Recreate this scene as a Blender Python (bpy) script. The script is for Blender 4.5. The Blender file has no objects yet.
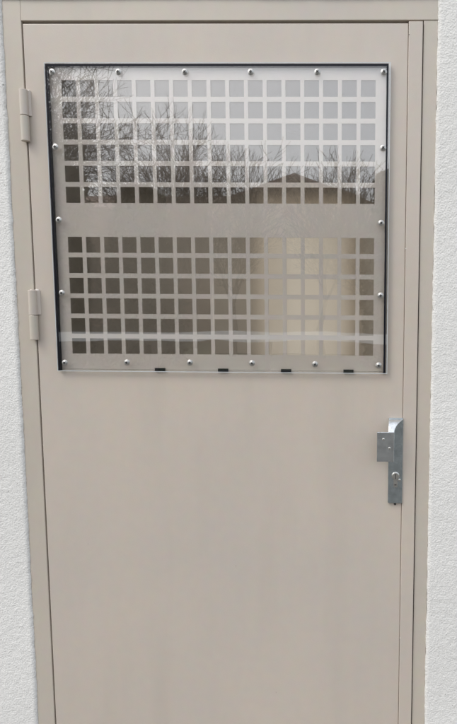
import bpy, bmesh, math, random
from mathutils import Vector, Matrix, noise
R = math.radians
random.seed(7)
S = bpy.context.scene
C = S.collection

# ------------------------------------------------------------------ helpers
def tag(o, label=None, cat=None, group=None, kind=None):
    if label: o['label'] = label
    if cat: o['category'] = cat
    if group: o['group'] = group
    if kind: o['kind'] = kind
    return o

def empty(name, loc, label, cat, group=None):
    o = bpy.data.objects.new(name, None); C.objects.link(o)
    o.location = loc; o.empty_display_size = 0.1
    return tag(o, label, cat, group)

def link(name, bm, mats, parent=None, smooth=False, bevel=0, seg=2):
    me = bpy.data.meshes.new(name)
    bm.normal_update(); bm.to_mesh(me); bm.free()
    for m in (mats if isinstance(mats, (list, tuple)) else [mats]): me.materials.append(m)
    if smooth:
        for p in me.polygons: p.use_smooth = True
    o = bpy.data.objects.new(name, me); C.objects.link(o)
    if parent:
        o.parent = parent
        # shapes are given in world coordinates: move them into the parent's frame
        off = Vector((0, 0, 0)); q = parent
        while q: off += q.location; q = q.parent
        me.transform(Matrix.Translation(-off))
    if bevel:
        b = o.modifiers.new('bevel', 'BEVEL'); b.width = bevel; b.segments = seg
        b.limit_method = 'ANGLE'; b.angle_limit = R(40); b.harden_normals = False
    return o

def box(bm, x0, x1, y0, y1, z0, z1, mi=0):
    v = [bm.verts.new((x, y, z)) for x in (x0, x1) for y in (y0, y1) for z in (z0, z1)]
    f = []
    for q in ((0,1,3,2),(4,6,7,5),(0,4,5,1),(2,3,7,6),(0,2,6,4),(1,5,7,3)):
        fc = bm.faces.new([v[i] for i in q]); fc.material_index = mi; f.append(fc)
    return f

def B(*a):
    bm = bmesh.new()
    for q in a: box(bm, *q)
    return bm

def lathe(bm, prof, n=24, loc=(0,0,0), axis='z', mi=0):
    rings = []
    for r, h in prof:
        ring = []
        for i in range(n):
            a = 2*math.pi*i/n
            if axis == 'z': p = (loc[0]+r*math.cos(a), loc[1]+r*math.sin(a), loc[2]+h)
            else: p = (loc[0]+r*math.cos(a), loc[1]-h, loc[2]+r*math.sin(a))
            ring.append(bm.verts.new(p))
        rings.append(ring)
    for k in range(len(rings)-1):
        for i in range(n):
            j = (i+1) % n
            f = bm.faces.new((rings[k][i], rings[k][j], rings[k+1][j], rings[k+1][i])); f.material_index = mi
    for ring, rev in ((rings[0], True), (rings[-1], False)):
        f = bm.faces.new(ring[::-1] if rev else ring); f.material_index = mi

def tube(bm, p0, p1, r0, r1, n=5):
    d = (p1-p0)
    if d.length < 1e-6: return
    d.normalize()
    a = d.orthogonal().normalized(); b = d.cross(a)
    A = []; Bv = []
    for i in range(n):
        t = 2*math.pi*i/n; o = a*math.cos(t)+b*math.sin(t)
        A.append(bm.verts.new(p0+o*r0)); Bv.append(bm.verts.new(p1+o*r1))
    for i in range(n):
        j = (i+1) % n
        bm.faces.new((A[i], A[j], Bv[j], Bv[i]))

# ------------------------------------------------------------------ materials
def mat(name):
    m = bpy.data.materials.new(name); m.use_nodes = True
    nt = m.node_tree
    return m, nt, nt.nodes['Principled BSDF'], nt.nodes['Material Output']

def N(nt, t, **kw):
    n = nt.nodes.new(t)
    for k, v in kw.items():
        if k in n.inputs: n.inputs[k].default_value = v
        else: setattr(n, k, v)
    return n

def mottled(name, col, var=0.05, scale=6, rough=0.6, metal=0, bump=0.0, bscale=80, spec=0.5, detail=6, coat=0):
    m, nt, p, out = mat(name)
    tc = N(nt, 'ShaderNodeTexCoord')
    no = N(nt, 'ShaderNodeTexNoise'); no.inputs['Scale'].default_value = scale; no.inputs['Detail'].default_value = detail
    nt.links.new(tc.outputs['Object'], no.inputs['Vector'])
    cr = N(nt, 'ShaderNodeValToRGB')
    cr.color_ramp.elements[0].position = .3; cr.color_ramp.elements[1].position = .7
    cr.color_ramp.elements[0].color = tuple(c*(1-var) for c in col)+(1,)
    cr.color_ramp.elements[1].color = tuple(min(1, c*(1+var)) for c in col)+(1,)
    nt.links.new(no.outputs['Fac'], cr.inputs['Fac'])
    nt.links.new(cr.outputs['Color'], p.inputs['Base Color'])
    p.inputs['Roughness'].default_value = rough; p.inputs['Metallic'].default_value = metal
    p.inputs['Specular IOR Level'].default_value = spec
    p.inputs['Coat Weight'].default_value = coat
    if bump:
        n2 = N(nt, 'ShaderNodeTexNoise'); n2.inputs['Scale'].default_value = bscale; n2.inputs['Detail'].default_value = 4
        nt.links.new(tc.outputs['Object'], n2.inputs['Vector'])
        b = N(nt, 'ShaderNodeBump'); b.inputs['Strength'].default_value = bump; b.inputs['Distance'].default_value = .004
        nt.links.new(n2.outputs['Fac'], b.inputs['Height']); nt.links.new(b.outputs['Normal'], p.inputs['Normal'])
    return m

def door_paint(name, col, wave=.35):
    """satin enamel on sheet steel: faint blotches, orange peel and slow dents"""
    m, nt, p, out = mat(name)
    tc = N(nt, 'ShaderNodeTexCoord')
    def noise_(scale, detail, stretch=(1,1,1)):
        mp = N(nt, 'ShaderNodeMapping'); mp.inputs['Scale'].default_value = stretch
        nt.links.new(tc.outputs['Object'], mp.inputs['Vector'])
        n = N(nt, 'ShaderNodeTexNoise'); n.inputs['Scale'].default_value = scale; n.inputs['Detail'].default_value = detail
        nt.links.new(mp.outputs['Vector'], n.inputs['Vector']); return n
    n1 = noise_(3.2, 5, (1,1,.7)); n2 = noise_(38, 3)
    cr = N(nt, 'ShaderNodeValToRGB'); cr.color_ramp.elements[0].position = .32; cr.color_ramp.elements[1].position = .68
    cr.color_ramp.elements[0].color = (col[0]*.965, col[1]*.975, col[2]*.985, 1)
    cr.color_ramp.elements[1].color = (col[0]*1.03, col[1]*1.02, col[2]*1.0, 1)
    nt.links.new(n1.outputs['Fac'], cr.inputs['Fac'])
    # tiny sparse chips / specks of dirt
    vo = N(nt, 'ShaderNodeTexVoronoi'); vo.inputs['Scale'].default_value = 9
    nt.links.new(tc.outputs['Object'], vo.inputs['Vector'])
    lt = N(nt, 'ShaderNodeMath', operation='LESS_THAN'); lt.inputs[1].default_value = .012
    nt.links.new(vo.outputs['Distance'], lt.inputs[0])
    mx = N(nt, 'ShaderNodeMix', data_type='RGBA')
    nt.links.new(lt.outputs[0], mx.inputs[0]); nt.links.new(cr.outputs['Color'], mx.inputs[6])
    mx.inputs[7].default_value = (col[0]*.72, col[1]*.70, col[2]*.68, 1)
    m2 = N(nt, 'ShaderNodeMix', data_type='RGBA', blend_type='MULTIPLY'); m2.inputs[0].default_value = .10
    nt.links.new(mx.outputs[2], m2.inputs[6]); nt.links.new(n2.outputs['Color'], m2.inputs[7])
    # rubbed dirt and dull streaks running down
    n7 = noise_(7, 7, (1.6, 1, .22)); sm = N(nt, 'ShaderNodeMapRange'); sm.inputs[1].default_value = .52; sm.inputs[2].default_value = .80
    sm.inputs[3].default_value = 0; sm.inputs[4].default_value = .22
    nt.links.new(n7.outputs['Fac'], sm.inputs[0])
    m3 = N(nt, 'ShaderNodeMix', data_type='RGBA'); nt.links.new(sm.outputs[0], m3.inputs[0])
    nt.links.new(m2.outputs[2], m3.inputs[6]); m3.inputs[7].default_value = (col[0]*.70, col[1]*.70, col[2]*.70, 1)
    nt.links.new(m3.outputs[2], p.inputs['Base Color'])
    rr = N(nt, 'ShaderNodeMapRange'); rr.inputs[3].default_value = .27; rr.inputs[4].default_value = .38
    n4 = noise_(11, 4); nt.links.new(n4.outputs['Fac'], rr.inputs[0]); nt.links.new(rr.outputs[0], p.inputs['Roughness'])
    p.inputs['Specular IOR Level'].default_value = .85
    b1 = N(nt, 'ShaderNodeBump'); b1.inputs['Strength'].default_value = wave; b1.inputs['Distance'].default_value = .02
    n5 = noise_(2.4, 1, (1,1,.5)); nt.links.new(n5.outputs['Fac'], b1.inputs['Height'])
    b2 = N(nt, 'ShaderNodeBump'); b2.inputs['Strength'].default_value = .25; b2.inputs['Distance'].default_value = .0006
    n6 = noise_(420, 2); nt.links.new(n6.outputs['Fac'], b2.inputs['Height'])
    nt.links.new(b1.outputs['Normal'], b2.inputs['Normal']); nt.links.new(b2.outputs['Normal'], p.inputs['Normal'])
    return m

PAINT = (.622, .556, .492)
M_door = door_paint('door_enamel', PAINT)
M_frame = door_paint('frame_enamel', (.60, .545, .475), .2)
M_grille = door_paint('grille_enamel', (.76, .685, .62), .1)

# stucco
def stucco():
    m, nt, p, out = mat('white_stucco')
    tc = N(nt, 'ShaderNodeTexCoord')
    n1 = N(nt, 'ShaderNodeTexNoise'); n1.inputs['Scale'].default_value = 2.5; n1.inputs['Detail'].default_value = 8
    nt.links.new(tc.outputs['Object'], n1.inputs['Vector'])
    cr = N(nt, 'ShaderNodeValToRGB'); cr.color_ramp.elements[0].position = .35; cr.color_ramp.elements[1].position = .65
    cr.color_ramp.elements[0].color = (.80, .80, .785, 1); cr.color_ramp.elements[1].color = (.87, .87, .855, 1)
    nt.links.new(n1.outputs['Fac'], cr.inputs['Fac'])
    vo = N(nt, 'ShaderNodeTexVoronoi'); vo.inputs['Scale'].default_value = 75
    nt.links.new(tc.outputs['Object'], vo.inputs['Vector'])
    lt = N(nt, 'ShaderNodeMath', operation='LESS_THAN'); lt.inputs[1].default_value = .09
    nt.links.new(vo.outputs['Distance'], lt.inputs[0])
    n3 = N(nt, 'ShaderNodeTexNoise'); n3.inputs['Scale'].default_value = 14
    nt.links.new(tc.outputs['Object'], n3.inputs['Vector'])
    gt = N(nt, 'ShaderNodeMath', operation='GREATER_THAN'); gt.inputs[1].default_value = .60
    nt.links.new(n3.outputs['Fac'], gt.inputs[0])
    mu = N(nt, 'ShaderNodeMath', operation='MULTIPLY'); nt.links.new(lt.outputs[0], mu.inputs[0]); nt.links.new(gt.outputs[0], mu.inputs[1])
    mx = N(nt, 'ShaderNodeMix', data_type='RGBA'); nt.links.new(mu.outputs[0], mx.inputs[0])
    nt.links.new(cr.outputs['Color'], mx.inputs[6]); mx.inputs[7].default_value = (.33, .31, .28, 1)
    nt.links.new(mx.outputs[2], p.inputs['Base Color']); p.inputs['Roughness'].default_value = .9
    p.inputs['Specular IOR Level'].default_value = .2
    n2 = N(nt, 'ShaderNodeTexNoise'); n2.inputs['Scale'].default_value = 230; n2.inputs['Detail'].default_value = 5
    nt.links.new(tc.outputs['Object'], n2.inputs['Vector'])
    b = N(nt, 'ShaderNodeBump'); b.inputs['Strength'].default_value = .6; b.inputs['Distance'].default_value = .0042
    nt.links.new(n2.outputs['Fac'], b.inputs['Height']); nt.links.new(b.outputs['Normal'], p.inputs['Normal'])
    return m
M_stucco = stucco()

# clear sheets: Schlick mix of clear transmission and mirror
def clear_sheet(name, f0, tint, wave, wscale, rough=0.0, blur=None, edge=None):
    m, nt, p, out = mat(name); nt.nodes.remove(p)
    lw = N(nt, 'ShaderNodeLayerWeight'); lw.inputs['Blend'].default_value = .5
    pw = N(nt, 'ShaderNodeMath', operation='POWER'); pw.inputs[1].default_value = 5
    nt.links.new(lw.outputs['Facing'], pw.inputs[0])
    mr = N(nt, 'ShaderNodeMapRange'); mr.inputs[3].default_value = f0; mr.inputs[4].default_value = 1
    nt.links.new(pw.outputs[0], mr.inputs[0])
    g = N(nt, 'ShaderNodeBsdfGlossy'); g.inputs['Roughness'].default_value = rough
    g.inputs['Color'].default_value = (1, 1, 1, 1)
    if blur:
        t = N(nt, 'ShaderNodeBsdfRefraction'); t.inputs['IOR'].default_value = 1.25; t.inputs['Roughness'].default_value = blur
    else:
        t = N(nt, 'ShaderNodeBsdfTransparent')
    t.inputs['Color'].default_value = tint
    ms = N(nt, 'ShaderNodeMixShader')
    nt.links.new(mr.outputs[0], ms.inputs[0]); nt.links.new(t.outputs[0], ms.inputs[1]); nt.links.new(g.outputs[0], ms.inputs[2])
    tc = N(nt, 'ShaderNodeTexCoord')
    n = N(nt, 'ShaderNodeTexNoise'); n.inputs['Scale'].default_value = wscale; n.inputs['Detail'].default_value = 1.5
    nt.links.new(tc.outputs['Object'], n.inputs['Vector'])
    b = N(nt, 'ShaderNodeBump'); b.inputs['Strength'].default_value = 1; b.inputs['Distance'].default_value = wave
    nt.links.new(n.outputs['Fac'], b.inputs['Height']); nt.links.new(b.outputs['Normal'], g.inputs['Normal'])
    nt.links.new(ms.outputs[0], out.inputs['Surface'])
    return m
M_acrylic = clear_sheet('clear_acrylic', .135, (.985, .99, .992, 1), .0006, 5, rough=.012)
M_pane = clear_sheet('patterned_glass', .045, (.99, .985, .96, 1), .0006, 4, rough=.03, blur=.24)
M_edge = mottled('acrylic_edge_light', (.74, .79, .82), .06, 40, .12)  # whitish colour stands in for light caught in the clear edge
M_edge.node_tree.nodes['Principled BSDF'].inputs['Transmission Weight'].default_value = .25
M_rubber = mottled('black_rubber', (.006, .007, .013), .2, 60, .30, spec=.25)
M_steel = mottled('stainless_screw', (.55, .55, .54), .22, 200, .40, metal=1)
M_recess = mottled('dark_recess', (.03, .03, .03), .1, 40, .6)
M_zinc = mottled('shaded_zinc', (.54, .61, .65), .16, 55, .27, metal=1, bump=.15, bscale=160)  # darker zinc copy: shade around the pull put into the colour
M_zincl = mottled('lit_zinc', (.70, .74, .77), .14, 60, .22, metal=1, bump=.12, bscale=160)  # lighter zinc copy, so the pull looks lit against the plate
M_zinc2 = mottled('brushed_lock_cylinder', (.66, .66, .64), .1, 80, .28, metal=1)
M_chip = mottled('bare_white_primer', (.75, .73, .70), .05, 90, .6)
M_inner = mottled('interior_plaster', (.52, .465, .40), .06, 3, .85)
M_intfloor = mottled('interior_floor', (.42, .36, .31), .1, 5, .6)

# ------------------------------------------------------------------ dimensions (metres)
FX0, FX1 = -.5035, .5226          # frame outer edges
FTOP = 2.082
LX0, LX1 = -.4555, .4875          # leaf incl. edge strip
LTOP = 2.027
SEAM = .4545
GAPX = -.4592
GX0, GX1, GZ0, GZ1 = -.3965, .4055, 1.2075, 1.929   # grille sheet in the leaf

# ------------------------------------------------------------------ the building
bld = empty('building', (0, .1, 0), 'white rough stuccoed building wall around the beige metal door', 'building')
def wall_mesh():
    """front face as a displaced grid, fine beside the frame; plus thickness"""
    bm = bmesh.new()
    xs_l = [-4.5, -3.6, -2.8, -2.1, -1.6, -1.25, -1.0, -.85]
    x = -.78
    while x < FX0-.0045: xs_l.append(x); x += .006 if x < -.66 else .0035
    xs_l.append(FX0)
    xs_r = [-v + (FX1+FX0) for v in xs_l[::-1]]
    zs = []; z = 0.0
    while z < FTOP-.003: zs.append(z); z += .0042
    zs.append(FTOP)
    ztop = [FTOP+.01*i for i in range(1, 12)] + [2.25, 2.4, 2.6, 2.8, 3.0, 3.15]
    def y_at(x, z, edge):
        n = noise.noise(Vector((x*55, 3.1, z*55)))*.0004 + noise.noise(Vector((x*140, 8.1, z*140)))*.0009
        n += noise.noise(Vector((x*6, 1.7, z*6)))*.001
        return -.0045 - n + edge*.003
    def grid(xs, zz, side):
        vv = {}
        for i, x in enumerate(xs):
            for k, z in enumerate(zz):
                e = 0; dx = 0
                near = (x == FX0 and side == 'l') or (x == FX1 and side == 'r')
                if near:
                    dx = noise.noise(Vector((7.7, 2.2, z*45)))*.0022 + noise.noise(Vector((1.7, 2.2, z*170)))*.0013 + .0004
                    if side == 'r': dx = -dx*.7
                    e = 1
                vv[i, k] = bm.verts.new((x+dx, y_at(x, z, e), z))
        for i in range(len(xs)-1):
            for k in range(len(zz)-1):
                bm.faces.new((vv[i,k], vv[i+1,k], vv[i+1,k+1], vv[i,k+1]))
        return vv
    gl = grid(xs_l, zs, 'l'); gr = grid(xs_r, zs, 'r')
    # return of the plaster edge back to the frame
    for g, idx, sgn in ((gl, len(xs_l)-1, 1), (gr, 0, -1)):
        prev = None
        for k in range(len(zs)):
            v = g[idx, k]; w = bm.verts.new((v.co.x - sgn*.0006, .03, v.co.z))
            if prev: bm.faces.new((prev[0], prev[1], w, v) if sgn > 0 else (v, w, prev[1], prev[0]))
            prev = (v, w)
    xs_t = xs_l[:8] + [-.78+.02*i for i in range(80) if -.78+.02*i < .79] + xs_r[-8:]
    grid(xs_t, [FTOP+.0005]+ztop, 't')
    # masonry behind the plaster
    box(bm, -4.5, FX0-.004, .03, .28, 0, 3.15); box(bm, FX1+.004, 4.5+.02, .03, .28, 0, 3.15)
    box(bm, FX0-.003, FX1+.003, .03, .28, FTOP+.004, 3.15)
    return bm
link('stucco_wall', wall_mesh(), M_stucco, bld, smooth=True)
link('coping', B((-4.56, 4.58, -.05, .32, 3.152, 3.20)), mottled('grey_metal_coping', (.30, .31, .32), .05, 5, .4, metal=.6), bld, bevel=.004)
link('added_lining', B((FX0-.002, GAPX+.004, .122, .284, .002, FTOP-.002), (LX1+.004, FX1+.002, .122, .284, .002, FTOP-.002), (GAPX+.005, LX1+.003, .122, .284, 2.02, FTOP-.002)), mottled('added_lining_brown', (.32, .29, .25), .1, 6, .7), bld)  # dark lining added so bright masonry does not lighten the mesh holes
# room behind the door, with an assumed bright window in its far wall
RX0, RX1, RY, RZ = -1.9, 1.7, 2.45, 3.0
WX0, WX1, WZ0, WZ1 = -.33, .235, .75, 2.05
link('inner_wall', B((RX0-.1, RX0, .285, RY+.1, 0, RZ), (RX1, RX1+.1, .285, RY+.1, 0, RZ),
     (RX0+.001, WX0, RY, RY+.1, 0, RZ-.001), (WX1, RX1-.001, RY, RY+.1, 0, RZ-.001), (WX0, WX1, RY, RY+.1, 0, WZ0), (WX0, WX1, RY, RY+.1, WZ1, RZ-.001)), M_inner, bld)
link('ceiling', B((RX0-.1, RX1+.1, .285, .45, RZ+.002, RZ+.1), (RX0-.1, RX1+.1, 2.40, RY+.1, RZ+.002, RZ+.1), (RX0-.1, -1.8, .45, 2.40, RZ+.002, RZ+.1), (1.6, RX1+.1, .45, 2.40, RZ+.002, RZ+.1), (-.13, -.07, .45, 2.40, RZ+.002, RZ+.1)), M_inner, bld)  # wide roof opening added to let daylight brighten the room
link('inner_floor', B((RX0-.1, RX1+.1, .285, RY+.1, -.05, -.003)), M_intfloor, bld)
link('added_dark_band', B((RX0+.002, RX1-.002, RY-.16, RY-.002, 2.16, RZ-.003)), mottled('dark_band_brown', (.125, .10, .082), .15, 5, .7), bld)  # dark box added to keep the upper mesh holes dark
# far window and translucent cream curtain, both assumed, added for the cream glow
m, nt, p, out = mat('thin_cream_curtain')
tl = N(nt, 'ShaderNodeBsdfTranslucent'); tl.inputs['Color'].default_value = (.99, .885, .765, 1)
df = N(nt, 'ShaderNodeBsdfDiffuse'); df.inputs['Color'].default_value = (.92, .83, .71, 1)
ms = N(nt, 'ShaderNodeMixShader'); ms.inputs[0].default_value = .35
nt.links.new(tl.outputs[0], ms.inputs[1]); nt.links.new(df.outputs[0], ms.inputs[2]); nt.links.new(ms.outputs[0], out.inputs['Surface'])
M_curt = m
win = link('window', B((WX0, WX0+.03, RY+.02, RY+.07, WZ0, WZ1), (WX1-.03, WX1, RY+.02, RY+.07, WZ0, WZ1),
     (WX0+.03, WX1-.03, RY+.02, RY+.07, WZ0, WZ0+.04), (WX0+.03, WX1-.03, RY+.02, RY+.07, WZ1-.04, WZ1)), M_chip, bld)
win['label'] = 'assumed back window added for the cream glow at lower right of the mesh'
bm = bmesh.new(); prev = None
for i in range(121):
    x = -.37 + .665*i/120
    y = RY-.06 - .016*math.sin(x*17+.5) - .007*math.sin(x*46)
    a = bm.verts.new((x, y, .70)); b = bm.verts.new((x, y, 2.10))
    if prev: bm.faces.new((prev[0], a, b, prev[1]))
    prev = (a, b)
tag(link('curtain', bm, M_curt, None, smooth=True), 'assumed cream curtain added for the blurred glow behind lower right of the mesh', 'curtain')

# ------------------------------------------------------------------ door frame
fr = empty('door_frame', (0, 0, 0), 'beige painted steel frame set in the white stucco round the door', 'door frame')

link('jamb', B((FX0, GAPX, 0, .12, 0, FTOP), (GAPX+.00001, GAPX+.022, .052, .12, 0, FTOP-.048)), M_frame, fr, bevel=.0012)
link('jamb', B((LX1+.0022, FX1, .0015, .12, 0, 2.0338), (LX1-.02, LX1+.0021, .052, .12, 0, FTOP-.048)), M_frame, fr, bevel=.0012)
link('head', B((GAPX+.0002, FX1, 0, .12, 2.034, FTOP-.0004), (GAPX+.023, LX1-.021, .052, .119, 2.0, 2.0338)), M_frame, fr, bevel=.0012)
link('threshold', B((GAPX+.0003, LX1+.0035, .004, .13, 0, .006)), M_zinc, fr)

# ------------------------------------------------------------------ the door
door = empty('door', (LX0, .02, .008), 'beige metal door with clear sheet over square-hole grille and zinc pull', 'door')
def ring_plate(x0, x1, z0, z1, hx0, hx1, hz0, hz1, y0, y1):
    """one plate with one rectangular opening, clean topology"""
    bm = bmesh.new()
    xs = [x0, hx0, hx1, x1]; zs = [z0, hz0, hz1, z1]
    return perf(bm, xs, zs, lambda i, k: (i, k) == (1, 1), y0, y1)
def perf(bm, xs, zs, is_hole, y0, y1):
    F = {}; K = {}
    for i, x in enumerate(xs):
        for k, z in enumerate(zs):
            F[i, k] = bm.verts.new((x, y0, z)); K[i, k] = bm.verts.new((x, y1, z))
    nx, nz = len(xs)-1, len(zs)-1
    solid = lambda i, k: 0 <= i < nx and 0 <= k < nz and not is_hole(i, k)
    for i in range(nx):
        for k in range(nz):
            if not solid(i, k): continue
            bm.faces.new((F[i,k], F[i+1,k], F[i+1,k+1], F[i,k+1]))
            bm.faces.new((K[i,k], K[i,k+1], K[i+1,k+1], K[i+1,k]))
            if not solid(i-1, k): bm.faces.new((F[i,k], F[i,k+1], K[i,k+1], K[i,k]))
            if not solid(i+1, k): bm.faces.new((F[i+1,k], K[i+1,k], K[i+1,k+1], F[i+1,k+1]))
            if not solid(i, k-1): bm.faces.new((F[i,k], K[i,k], K[i+1,k], F[i+1,k]))
            if not solid(i, k+1): bm.faces.new((F[i,k+1], F[i+1,k+1], K[i+1,k+1], K[i,k+1]))
    for v in [v for v in bm.verts if not v.link_faces]: bm.verts.remove(v)
    return bm
link('leaf', ring_plate(LX0, SEAM-.0007, .008, LTOP, GX0, GX1, GZ0, GZ1, 0, .042), M_door, door, bevel=.0014)
# folded edge strip on the lock side, a little proud
link('edge_strip', B((SEAM, LX1, -.0032, .040, .010, LTOP+.003)), M_door, door, bevel=.0016)
# perforated grille sheet
xs = [GX0+.0005]
for c in range(17): xs += [-.370+c*.0446, -.370+c*.0446+.0351]
xs.append(GX1-.0005)
zs = []
for r_ in range(12):
    t = 1.9 - r_*.0496 - (.0695 if r_ > 5 else 0)
    zs += [t, t-.0382]
zs = [GZ0+.0008] + sorted(zs) + [GZ1-.0005]
bm = perf(bmesh.new(), xs, zs, lambda i, k: i % 2 == 1 and k % 2 == 1 and 0 < i < len(xs)-2+1 and 0 < k < len(zs)-1, .0004, .0026)
link('grille', bm, M_grille, door)
# glass pane behind it in a dark glazing bead
link('glass_pane', B((GX0+.001, GX1-.001, .0045, .0085, GZ0+.001, GZ1-.001)), M_pane, door)
# clear protective sheet
SX0, SX1, SZ0, SZ1 = -.4040, .4135, 1.2033, 1.9355
bm = bmesh.new(); fs = box(bm, SX0, SX1, -.0100, -.0052, SZ0, SZ1)
bmesh.ops.recalc_face_normals(bm, faces=bm.faces)
for f in fs:
    f.normal_update()
    if abs(f.normal.y) < .5: f.material_index = 1
front = [f for f in fs if f.normal.y < -.5]
ri = bmesh.ops.inset_region(bm, faces=front, thickness=.0022)
for f in ri['faces']: f.material_index = 1
link('clear_sheet', bm, [M_acrylic, M_edge], door)
# U-shaped rubber seal between sheet and door
bm = bmesh.new()
def strip(pts_out, pts_in, y0, y1):
    n = len(pts_out)
    v = [[bm.verts.new((x, y, z)) for (x, z) in P] for P in (pts_out, pts_in) for y in (y0, y1)]
    o0, o1, i0, i1 = v
    for k in range(n-1):
        bm.faces.new((o0[k], o0[k+1], i0[k+1], i0[k])); bm.faces.new((o1[k], i1[k], i1[k+1], o1[k+1]))
        bm.faces.new((o0[k], o1[k], o1[k+1], o0[k+1])); bm.faces.new((i0[k], i0[k+1], i1[k+1], i1[k]))
    bm.faces.new((o0[0], i0[0], i1[0], o1[0])); bm.faces.new((o0[-1], o1[-1], i1[-1], i0[-1]))
zz = [SZ0+.002+(1.925-SZ0-.002)*i/26 for i in range(27)]
po = [(-.4008, z) for z in zz] + [(-.4008, 1.9325), (.4086, 1.9325)] + [(.4086-.0006*math.sin((z-SZ0)*4), z) for z in zz[::-1]]
pi_ = [(-.3970+.0009*noise.noise(Vector((z*8, 0, 0))), z) for z in zz] + [(-.3970, 1.9272), (.4040, 1.9272)] + [(.4040+.0006*noise.noise(Vector((z*9, 4, 0))), z) for z in zz[::-1]]
strip(po, pi_, -.0106, -.0002)
link('seal', bm, M_rubber, door)
for x in (-.1505, .0070, .1635, .3180):
    link('spacer', B((x-.0125, x+.0125, -.0050, -.0002, 1.2049, 1.2122)), M_rubber, door)
# screws
def screw_bm(x, z, a, w=1):
    bm = bmesh.new()
    yb = .0101
    lathe(bm, [(.0071, 0), (.0073, .0003), (.0071, .0007), (.0046, .0008)], 24, (x, -yb, z), 'y')
    lathe(bm, [(.0046, .0007), (.0049, .0011), (.0047, .0018), (.0041, .0026), (.0032, .0031), (.0022, .0033)], 24, (x, -yb, z), 'y')
    return bm
def recess_bm(x, z, a):
    bm = bmesh.new(); r = .0032; w = .0013
    for s in (a, a+math.pi/2):
        c, d = math.cos(s), math.sin(s)
        P = [(c*r-d*w, d*r+c*w), (-c*r-d*w, -d*r+c*w), (-c*r+d*w, -d*r-c*w), (c*r+d*w, d*r-c*w)]
        off = .01343 if s == a else .01351
        v0 = [bm.verts.new((x+p_[0], -off, z+p_[1])) for p_ in P]
        v1 = [bm.verts.new((x+p_[0], -off+.0004, z+p_[1])) for p_ in P]
        bm.faces.new(v0); bm.faces.new(v1[::-1])
        for i in range(4): bm.faces.new((v0[i], v1[i], v1[(i+1)%4], v0[(i+1)%4]))
    bmesh.ops.recalc_face_normals(bm, faces=bm.faces)
    return bm
XC = [-.3848, -.2275, -.0700, .0855, .2420, .3975]
SP = [(x, 1.9139) for x in XC] + [(-.3846, 1.7424), (.3976, 1.7416), (-.3841, 1.5713), (.3950, 1.5672), (-.3843, 1.3960), (.3953, 1.3945)]
SP += [(-.3844, 1.2243), (-.2296, 1.2262), (-.0730, 1.2272), (.0806, 1.2270), (.2361, 1.2255), (.3925, 1.2240)]
for (x, z) in SP:
    s = link('screw', screw_bm(x, z, 0), M_steel, door, smooth=True)
    k = link('recess', recess_bm(x, z, random.uniform(0, 1.5)), M_recess, s)

# hinges
def hinge(z1, z0, xc):
    zm = (z0+z1)/2
    h = bpy.data.objects.new('hinge', None); C.objects.link(h); h.parent = door; h.location = (xc-LX0, -.02, z0-.008)
    rr = .0098; yc = -.0088
    bm = bmesh.new(); lathe(bm, [(rr-.0012, 0), (rr, .0012), (rr, zm-z0-.0022), (rr-.0008, zm-z0-.0012)], 28, (xc, yc, z0))
    box(bm, xc-rr-.0032, xc-rr*.55, -.0006, .0022-.0004, z0+.004, zm-.004)
    link('barrel', bm, M_frame, h, smooth=False, bevel=0)
    bm = bmesh.new(); lathe(bm, [(rr-.0008, 0), (rr, .0010), (rr, z1-zm-.0012), (rr-.0012, z1-zm)], 28, (xc, yc, zm))
    # tab welded to the leaf
    v = [(xc+rr*.3, yc-.001), (LX0+.0125, -.0012), (LX0+.0125, .0006), (xc+rr*.3, yc+.004)]
    a = [bm.verts.new((x, y, zm+.0015)) for x, y in v]; b = [bm.verts.new((x, y, z1-.001)) for x, y in v]
    bm.faces.new(a[::-1]); bm.faces.new(b)
    for i in range(4): bm.faces.new((a[i], a[(i+1)%4], b[(i+1)%4], b[i]))
    bmesh.ops.recalc_face_normals(bm, faces=bm.faces)
    link('barrel', bm, M_door, h)
    bm = bmesh.new(); lathe(bm, [(.0045, 0), (.0050, .001), (.0042, .0022)], 16, (xc, yc, z1-.0004))
    link('pin', bm, M_frame, h)
    bm = B((LX0+.0005, LX0+.0095, -.0022, -.0002, z1-.0015, z1+.0022)); 
    link('weld', bm, M_chip, h, bevel=.0008)
hinge(1.8746, 1.7556, -.4562)
hinge(1.4027, 1.2804, -.4580)

# lock
lk = bpy.data.objects.new('lock', None); C.objects.link(lk); lk.parent = door; lk.location = (.437-LX0, -.02, .984-.008)
link('lock_plate', B((.4190, .4548, -.0075, -.0001, .8750, 1.0925)), M_zinc, lk, bevel=.0012)
def bent_handle():
    bm = bmesh.new()
    t = .0026
    # flap parallel to the door
    box(bm, .3895, .4316, -.0372, -.0372+t, .9895, 1.0635)
    # web back to the plate
    box(bm, .4316-t, .4316, -.0372+t, -.0074, .9895, 1.0635)
    # sloping tongue from the plate's top edge out to the flap, narrowing on its right side
    n = 8; rows = []
    for i in range(n+1):
        s = i/n
        z = 1.0900 - .0265*(s**1.25); y = -.0076 - .0296*(s**.8)
        xl = .4190 - .002*s; xr = .4546 - .0230*(1-(1-s)**1.7)
        rows.append([bm.verts.new(c) for c in ((xl, y, z), (xr, y, z), (xr, y+t*.7, z-t*.7), (xl, y+t*.7, z-t*.7))])
    for k in range(n):
        for i in range(4):
            j = (i+1) % 4
            bm.faces.new((rows[k][i], rows[k][j], rows[k+1][j], rows[k+1][i]))
    bm.faces.new(rows[0]); bm.faces.new(rows[-1][::-1])
    bmesh.ops.recalc_face_normals(bm, faces=bm.faces)
    return bm
hd = link('pull_handle', bent_handle(), M_zincl, lk, bevel=.0011, seg=3)
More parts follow.
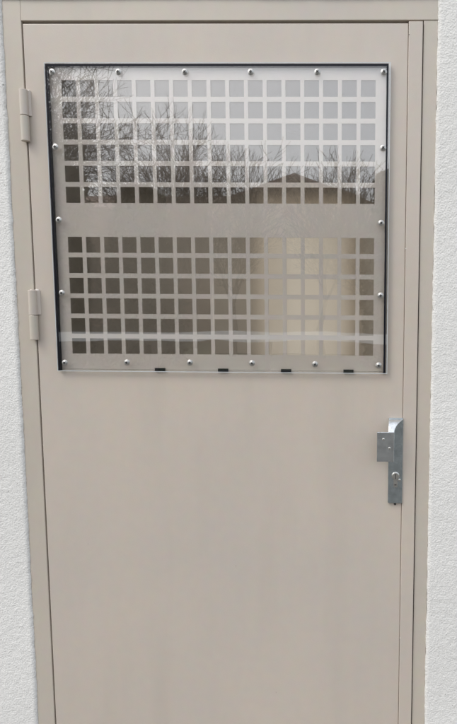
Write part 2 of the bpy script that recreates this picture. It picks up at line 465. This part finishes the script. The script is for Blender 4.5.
for x, z in ((.4055, 1.0455), (.4205, 1.0235)):
    bm = bmesh.new(); lathe(bm, [(.0030, 0), (.0032, .0006), (.0022, .0012)], 12, (x, -.0373, z), 'y')
    link('rivet', bm, M_zinc2, hd, smooth=False)
bm = bmesh.new(); lathe(bm, [(.0100, 0), (.0100, .0012), (.0086, .0016), (.0086, .0026), (.0078, .0030)], 28, (.4375, -.0072, .9460), 'y')
box(bm, .4325, .4425, -.0096, -.0073, .9170, .9400)
cyl = link('lock_cylinder', bm, M_zinc2, lk, bevel=.0006)
link('keyway', B((.4366, .4384, -.0104, -.0097, .9385, .9515)), M_recess, cyl)
link('keyway', B((.4350, .4400, -.0104, -.00965, .9225, .9245)), M_recess, cyl)
bm = bmesh.new(); lathe(bm, [(.0032, 0), (.0034, .001), (.002, .0016)], 14, (.4475, -.0076, .9350), 'y'); link('fixing_screw', bm, M_zinc2, lk)
bm = bmesh.new(); lathe(bm, [(.0030, 0), (.0030, .002), (.002, .003)], 12, (.4375, -.0002, .8712), 'y'); link('fixing_screw', bm, M_recess, lk)
for x, z, r_, mm in ((.4556, 2.0000, .0011, M_recess), (.4552, 1.5080, .0016, M_chip), (.4552, .5150, .0017, M_chip)):
    bm = bmesh.new(); lathe(bm, [(r_, 0), (r_*.8, .0002)], 7, (x, -.0033, z), 'y'); link('paint_chip', bm, mm, door)

# ------------------------------------------------------------------ yard behind the viewer (seen mirrored in the clear sheet)
def sheet(name, x0, x1, y0, y1, z, m, kind='structure'):
    bm = bmesh.new(); v = [bm.verts.new(c) for c in ((x0,y0,z),(x1,y0,z),(x1,y1,z),(x0,y1,z))]; bm.faces.new(v)
    return tag(link(name, bm, m), kind=kind)
sheet('ground', -300, 300, -300, 300, -.012, mottled('winter_grass', (.075, .085, .04), .35, 1.3, .9, bump=.5, bscale=60))
sheet('pavement', -6, 6, -6.5, -.004, -.004, mottled('concrete_paving', (.15, .142, .13), .12, 3, .85, bump=.3, bscale=90))
sheet('bounce_ground', -4, 4, 2.6, 12, -.004, mottled('pale_bounce_slabs', (.62, .56, .48), .1, 3, .85))  # unseen pale ground added to bounce light onto the far curtain
sheet('road', -300, 300, -10.6, -6.9, -.006, mottled('asphalt', (.05, .05, .052), .2, 4, .85))

M_bark = mottled('grey_brown_bark', (.105, .086, .07), .3, 9, .9)
M_dark = mottled('evergreen_leaves', (.07, .075, .045), .45, 6, .8)
def bare_tree(x, y, h, seed, label, spread=.55, levels=6, r0=None, lean=0, low=.28):
    rnd = random.Random(seed)
    t = empty('bare_tree', (x, y, 0), label, 'tree', 'bare winter trees behind the viewer')
    tr = bmesh.new(); cr = bmesh.new()
    r0 = r0 or h*.018
    def grow(bm, p, d, L, r, lev):
        segs = 4 if lev < 3 else 3
        for s in range(segs):
            d2 = (d + Vector((rnd.uniform(-1,1), rnd.uniform(-1,1), rnd.uniform(-.3,.7)))*.24).normalized()
            q = p + d2*(L/segs); r2 = r*(.90 if lev < 3 else .86)
            r, r2 = max(r, .0060), max(r2, .0050)
            tube(bm, p, q, r, r2, 6 if lev < 2 else (4 if lev < 4 else 3))
            if lev >= 1 and lev < levels and s < segs-1:
                side = (d2.orthogonal() if rnd.random() < .5 else d2.cross(d2.orthogonal())).normalized()
                side.rotate(Matrix.Rotation(rnd.uniform(0, 6.28), 3, d2))
                grow(cr, q, (d2*.75+side*spread*1.2).normalized(), L*rnd.uniform(.5,.72), r2*.55, lev+(1 if lev < 3 else 2))
            p, d, r = q, d2, r2
        if lev < levels:
            n = 3 if lev < 2 else 2
            a0 = rnd.uniform(0, 6.28)
            for i in range(n):
                o = d.orthogonal().normalized(); o.rotate(Matrix.Rotation(a0+i*6.28/n+rnd.uniform(-.4,.4), 3, d))
                nd = (d + o*spread*rnd.uniform(.7,1.25) + Vector((0,0,.12))).normalized()
                grow(cr, p, nd, L*rnd.uniform(.68,.86), r*.66, lev+1)
    grow(tr, Vector((x, y, 0)), Vector((lean, 0, 1)).normalized(), h*low, r0, 0)
    link('trunk', tr, M_bark, t); link('crown', cr, M_bark, t)
    return t
bare_tree(-6.7, -12.0, 8.6, 3, 'large bare tree mirrored dark at the left of the window', spread=.62, levels=7, r0=.17)
bare_tree(-4.6, -13.5, 6.8, 11, 'second bare tree mirrored left of the window centre', levels=6)
bare_tree(-5.3, -17, 6.8, 23, 'slim bare tree mirrored at the window centre', spread=.42)
bare_tree(-3.3, -14.0, 5.4, 5, 'bare tree mirrored just left of the gabled house', spread=.40)
bare_tree(-.8, -13.8, 5.5, 8, 'bare tree mirrored just right of the gabled house', spread=.42)
bare_tree(.45, -14, 4.9, 17, 'rightmost bare tree mirrored beside the right edge of the window', spread=.5)
bare_tree(-8.2, -14.5, 10.2, 31, 'leftmost bare tree mirrored at the window edge', spread=.6)
def evergreen(x, y, h, w, seed, label):
    rnd = random.Random(seed)
    t = empty('evergreen_tree', (x, y, 0), label, 'tree', 'dense evergreens behind the viewer')
    bm = bmesh.new(); tube(bm, Vector((x, y, 0)), Vector((x, y, h*.8)), .12, .05, 8); link('trunk', bm, M_bark, t)
    bm = bmesh.new()
    for i in range(5200):
        a = rnd.uniform(0, 6.28); zf = rnd.uniform(.02, 1)
        rad = w*(1-.55*zf**1.6)*(rnd.random()**.4)*(1+.25*math.sin(a*3+zf*9))
        c = Vector((x+rad*math.cos(a), y+rad*math.sin(a), h*zf*(1-.1*rad/w)))
        u = Vector((rnd.gauss(0,1), rnd.gauss(0,1), rnd.gauss(0,1))).normalized(); v = u.orthogonal().normalized()
        s = rnd.uniform(.06, .14)
        bm.faces.new([bm.verts.new(c+q) for q in (u*s, v*s*.6, -u*s, -v*s*.6)])
    link('crown', bm, M_dark, t)
evergreen(-6.6, -11.2, 4.6, 1.2, 1, 'taller dark evergreen mirrored at the far left of the window')
evergreen(-4.9, -11.8, 4.2, .9, 2, 'lower dark evergreen mirrored left of the window centre')
evergreen(.85, -12, 4.6, .6, 4, 'narrow dark evergreen mirrored at the right edge of the window')

M_roof = mottled('brown_roof_tiles', (.36, .25, .20), .2, 8, .8, bump=.4, bscale=30)
M_tan = mottled('tan_render', (.60, .49, .38), .06, 2, .85)
M_brick = mottled('brown_brick', (.20, .135, .10), .2, 12, .85)
M_glass = mottled('dark_window_glass', (.03, .035, .04), .1, 3, .08)
M_white = mottled('white_trim', (.72, .71, .68), .04, 5, .5)
def house(x0, x1, y0, y1, ze, zr, axis, label, wm):
    """gable house; axis 'y' = gable faces the door, 'x' = long side faces it. y0 = face towards the door"""
    t = empty('house', ((x0+x1)/2, (y0+y1)/2, 0), label, 'house')
    bm = bmesh.new(); box(bm, x0, x1, y1, y0, 0, ze)
    if axis == 'y':
        xm = (x0+x1)/2
        for y, s in ((y0-.001, 1), (y1+.001, -1)):
            v = [bm.verts.new(c) for c in ((x0, y, ze), (x1, y, ze), (xm, y, zr-.08))]; bm.faces.new(v if s < 0 else v[::-1])
    else:
        ym = (y0+y1)/2
        for x in (x0+.001, x1-.001):
            bm.faces.new([bm.verts.new(c) for c in ((x, y0, ze), (x, y1, ze), (x, ym, zr-.08))])
    link('wall', bm, wm, t)
    o = .4; bm = bmesh.new(); th = .12
    def slab(a, b, c, d):
        lo = [bm.verts.new(p) for p in (a, b, c, d)]; hi = [bm.verts.new((p[0], p[1], p[2]+th)) for p in (a, b, c, d)]
        bm.faces.new(lo[::-1]); bm.faces.new(hi)
        for i in range(4): bm.faces.new((lo[i], lo[(i+1)%4], hi[(i+1)%4], hi[i]))
    if axis == 'y':
        xm = (x0+x1)/2; k = (zr-ze)/(xm-x0); e = ze-k*o
        slab((x0-o, y0+o, e), (xm, y0+o, zr), (xm, y1-o, zr), (x0-o, y1-o, e))
        slab((xm, y0+o, zr), (x1+o, y0+o, e), (x1+o, y1-o, e), (xm, y1-o, zr))
    else:
        ym = (y0+y1)/2; k = (zr-ze)/(y0-ym); e = ze-k*o
        slab((x0-o, ym, zr), (x1+o, ym, zr), (x1+o, y0+o, e), (x0-o, y0+o, e))
        slab((x0-o, y1-o, e), (x1+o, y1-o, e), (x1+o, ym, zr), (x0-o, ym, zr))
    bmesh.ops.recalc_face_normals(bm, faces=bm.faces)
    rf = link('roof', bm, M_roof, t)
    w = x1-x0; n = max(1, int(w/2.2))
    for i in range(n):
        cx = x0 + w*(i+.5)/n
        wd = link('window', B((cx-.5, cx+.5, y0, y0+.03, 1.0, 2.2)), M_white, t)
        link('pane', B((cx-.43, cx+.43, y0+.031, y0+.036, 1.07, 2.13)), M_glass, wd)
    return t
house(-4.2, .6, -22.5, -15.2, 4.35, 5.2, 'y', 'tan house with a brown gable mirrored in the right of the window', M_tan)
house(-14.5, -5.2, -27.5, -20.0, 4.9, 6.1, 'x', 'long brown-roofed house mirrored left of the gabled one', M_brick)
# pale rail fence, added to give the mirrored white streak
fe = empty('streak_rail_fence', (-3.5, -8.6, 0), 'low pale rail fence added for the white line mirrored across the window', 'fence')
link('rail', B((-14, 7, -8.62, -8.58, .76, .92)), mottled('streak_rail_white', (.86, .86, .85), .05, 2, .5), fe)
for i in range(11): link('post', B((-13.9+i*2.08, -13.8+i*2.08, -8.70, -8.621, 0, .90)), M_bark, fe)

# ------------------------------------------------------------------ light
w = bpy.data.worlds.new('World'); S.world = w; w.use_nodes = True
nt = w.node_tree; bg = nt.nodes['Background']
SUN_EL, SUN_AZ = R(50), R(-50)     # azimuth measured at the door: from the upper left, in front
sky = nt.nodes.new('ShaderNodeTexSky'); sky.sky_type = 'NISHITA'; sky.sun_disc = False
sky.sun_elevation = SUN_EL; sky.air_density = 1.0; sky.dust_density = 4.0; sky.ozone_density = 1.0
sd = Vector((math.sin(SUN_AZ)*math.cos(SUN_EL), -math.cos(SUN_AZ)*math.cos(SUN_EL), math.sin(SUN_EL)))   # towards the sun
sky.sun_rotation = math.atan2(sd.x, sd.y)
hs = nt.nodes.new('ShaderNodeHueSaturation'); hs.inputs['Saturation'].default_value = .5   # thin overcast
gm = nt.nodes.new('ShaderNodeGamma'); gm.inputs['Gamma'].default_value = .45      # veil of cloud evens the sky out
nt.links.new(sky.outputs[0], gm.inputs['Color']); hs.inputs['Value'].default_value = 5.3
nt.links.new(gm.outputs[0], hs.inputs['Color']); nt.links.new(hs.outputs[0], bg.inputs['Color'])
bg.inputs['Strength'].default_value = .12
l = bpy.data.lights.new('sun', 'SUN'); l.energy = 0.85; l.angle = R(22); l.color = (1, .95, .88)
lo = bpy.data.objects.new('sun', l); C.objects.link(lo)
lo.rotation_euler = sd.to_track_quat('Z', 'Y').to_euler()

# ------------------------------------------------------------------ camera
cam = bpy.data.cameras.new('camera'); co = bpy.data.objects.new('camera', cam); C.objects.link(co)
r = Vector((.9998392, .01670126, .0065297)); u = Vector((-.00809765, .09560781, .99538614)); f = Vector((-.01599992, .99527896, -.09572767))
r.normalize(); u = (u - r*u.dot(r)).normalized(); f = u.cross(r)
mw = Matrix(((r.x, u.x, -f.x, .36009), (r.y, u.y, -f.y, -1.37909), (r.z, u.z, -f.z, 1.36375), (0, 0, 0, 1)))
co.matrix_world = mw
cam.sensor_width = 36; cam.lens = 560/724*36; cam.shift_x = -128/724; cam.clip_start = .02; cam.clip_end = 1000
S.camera = co
S.view_settings.view_transform = 'Standard'; S.view_settings.look = 'None'
S.view_settings.exposure = 0.0; S.view_settings.gamma = 1; S.view_settings.use_curve_mapping = False
S.render.engine = 'CYCLES'
S.cycles.transparent_max_bounces = 16; S.cycles.max_bounces = 10
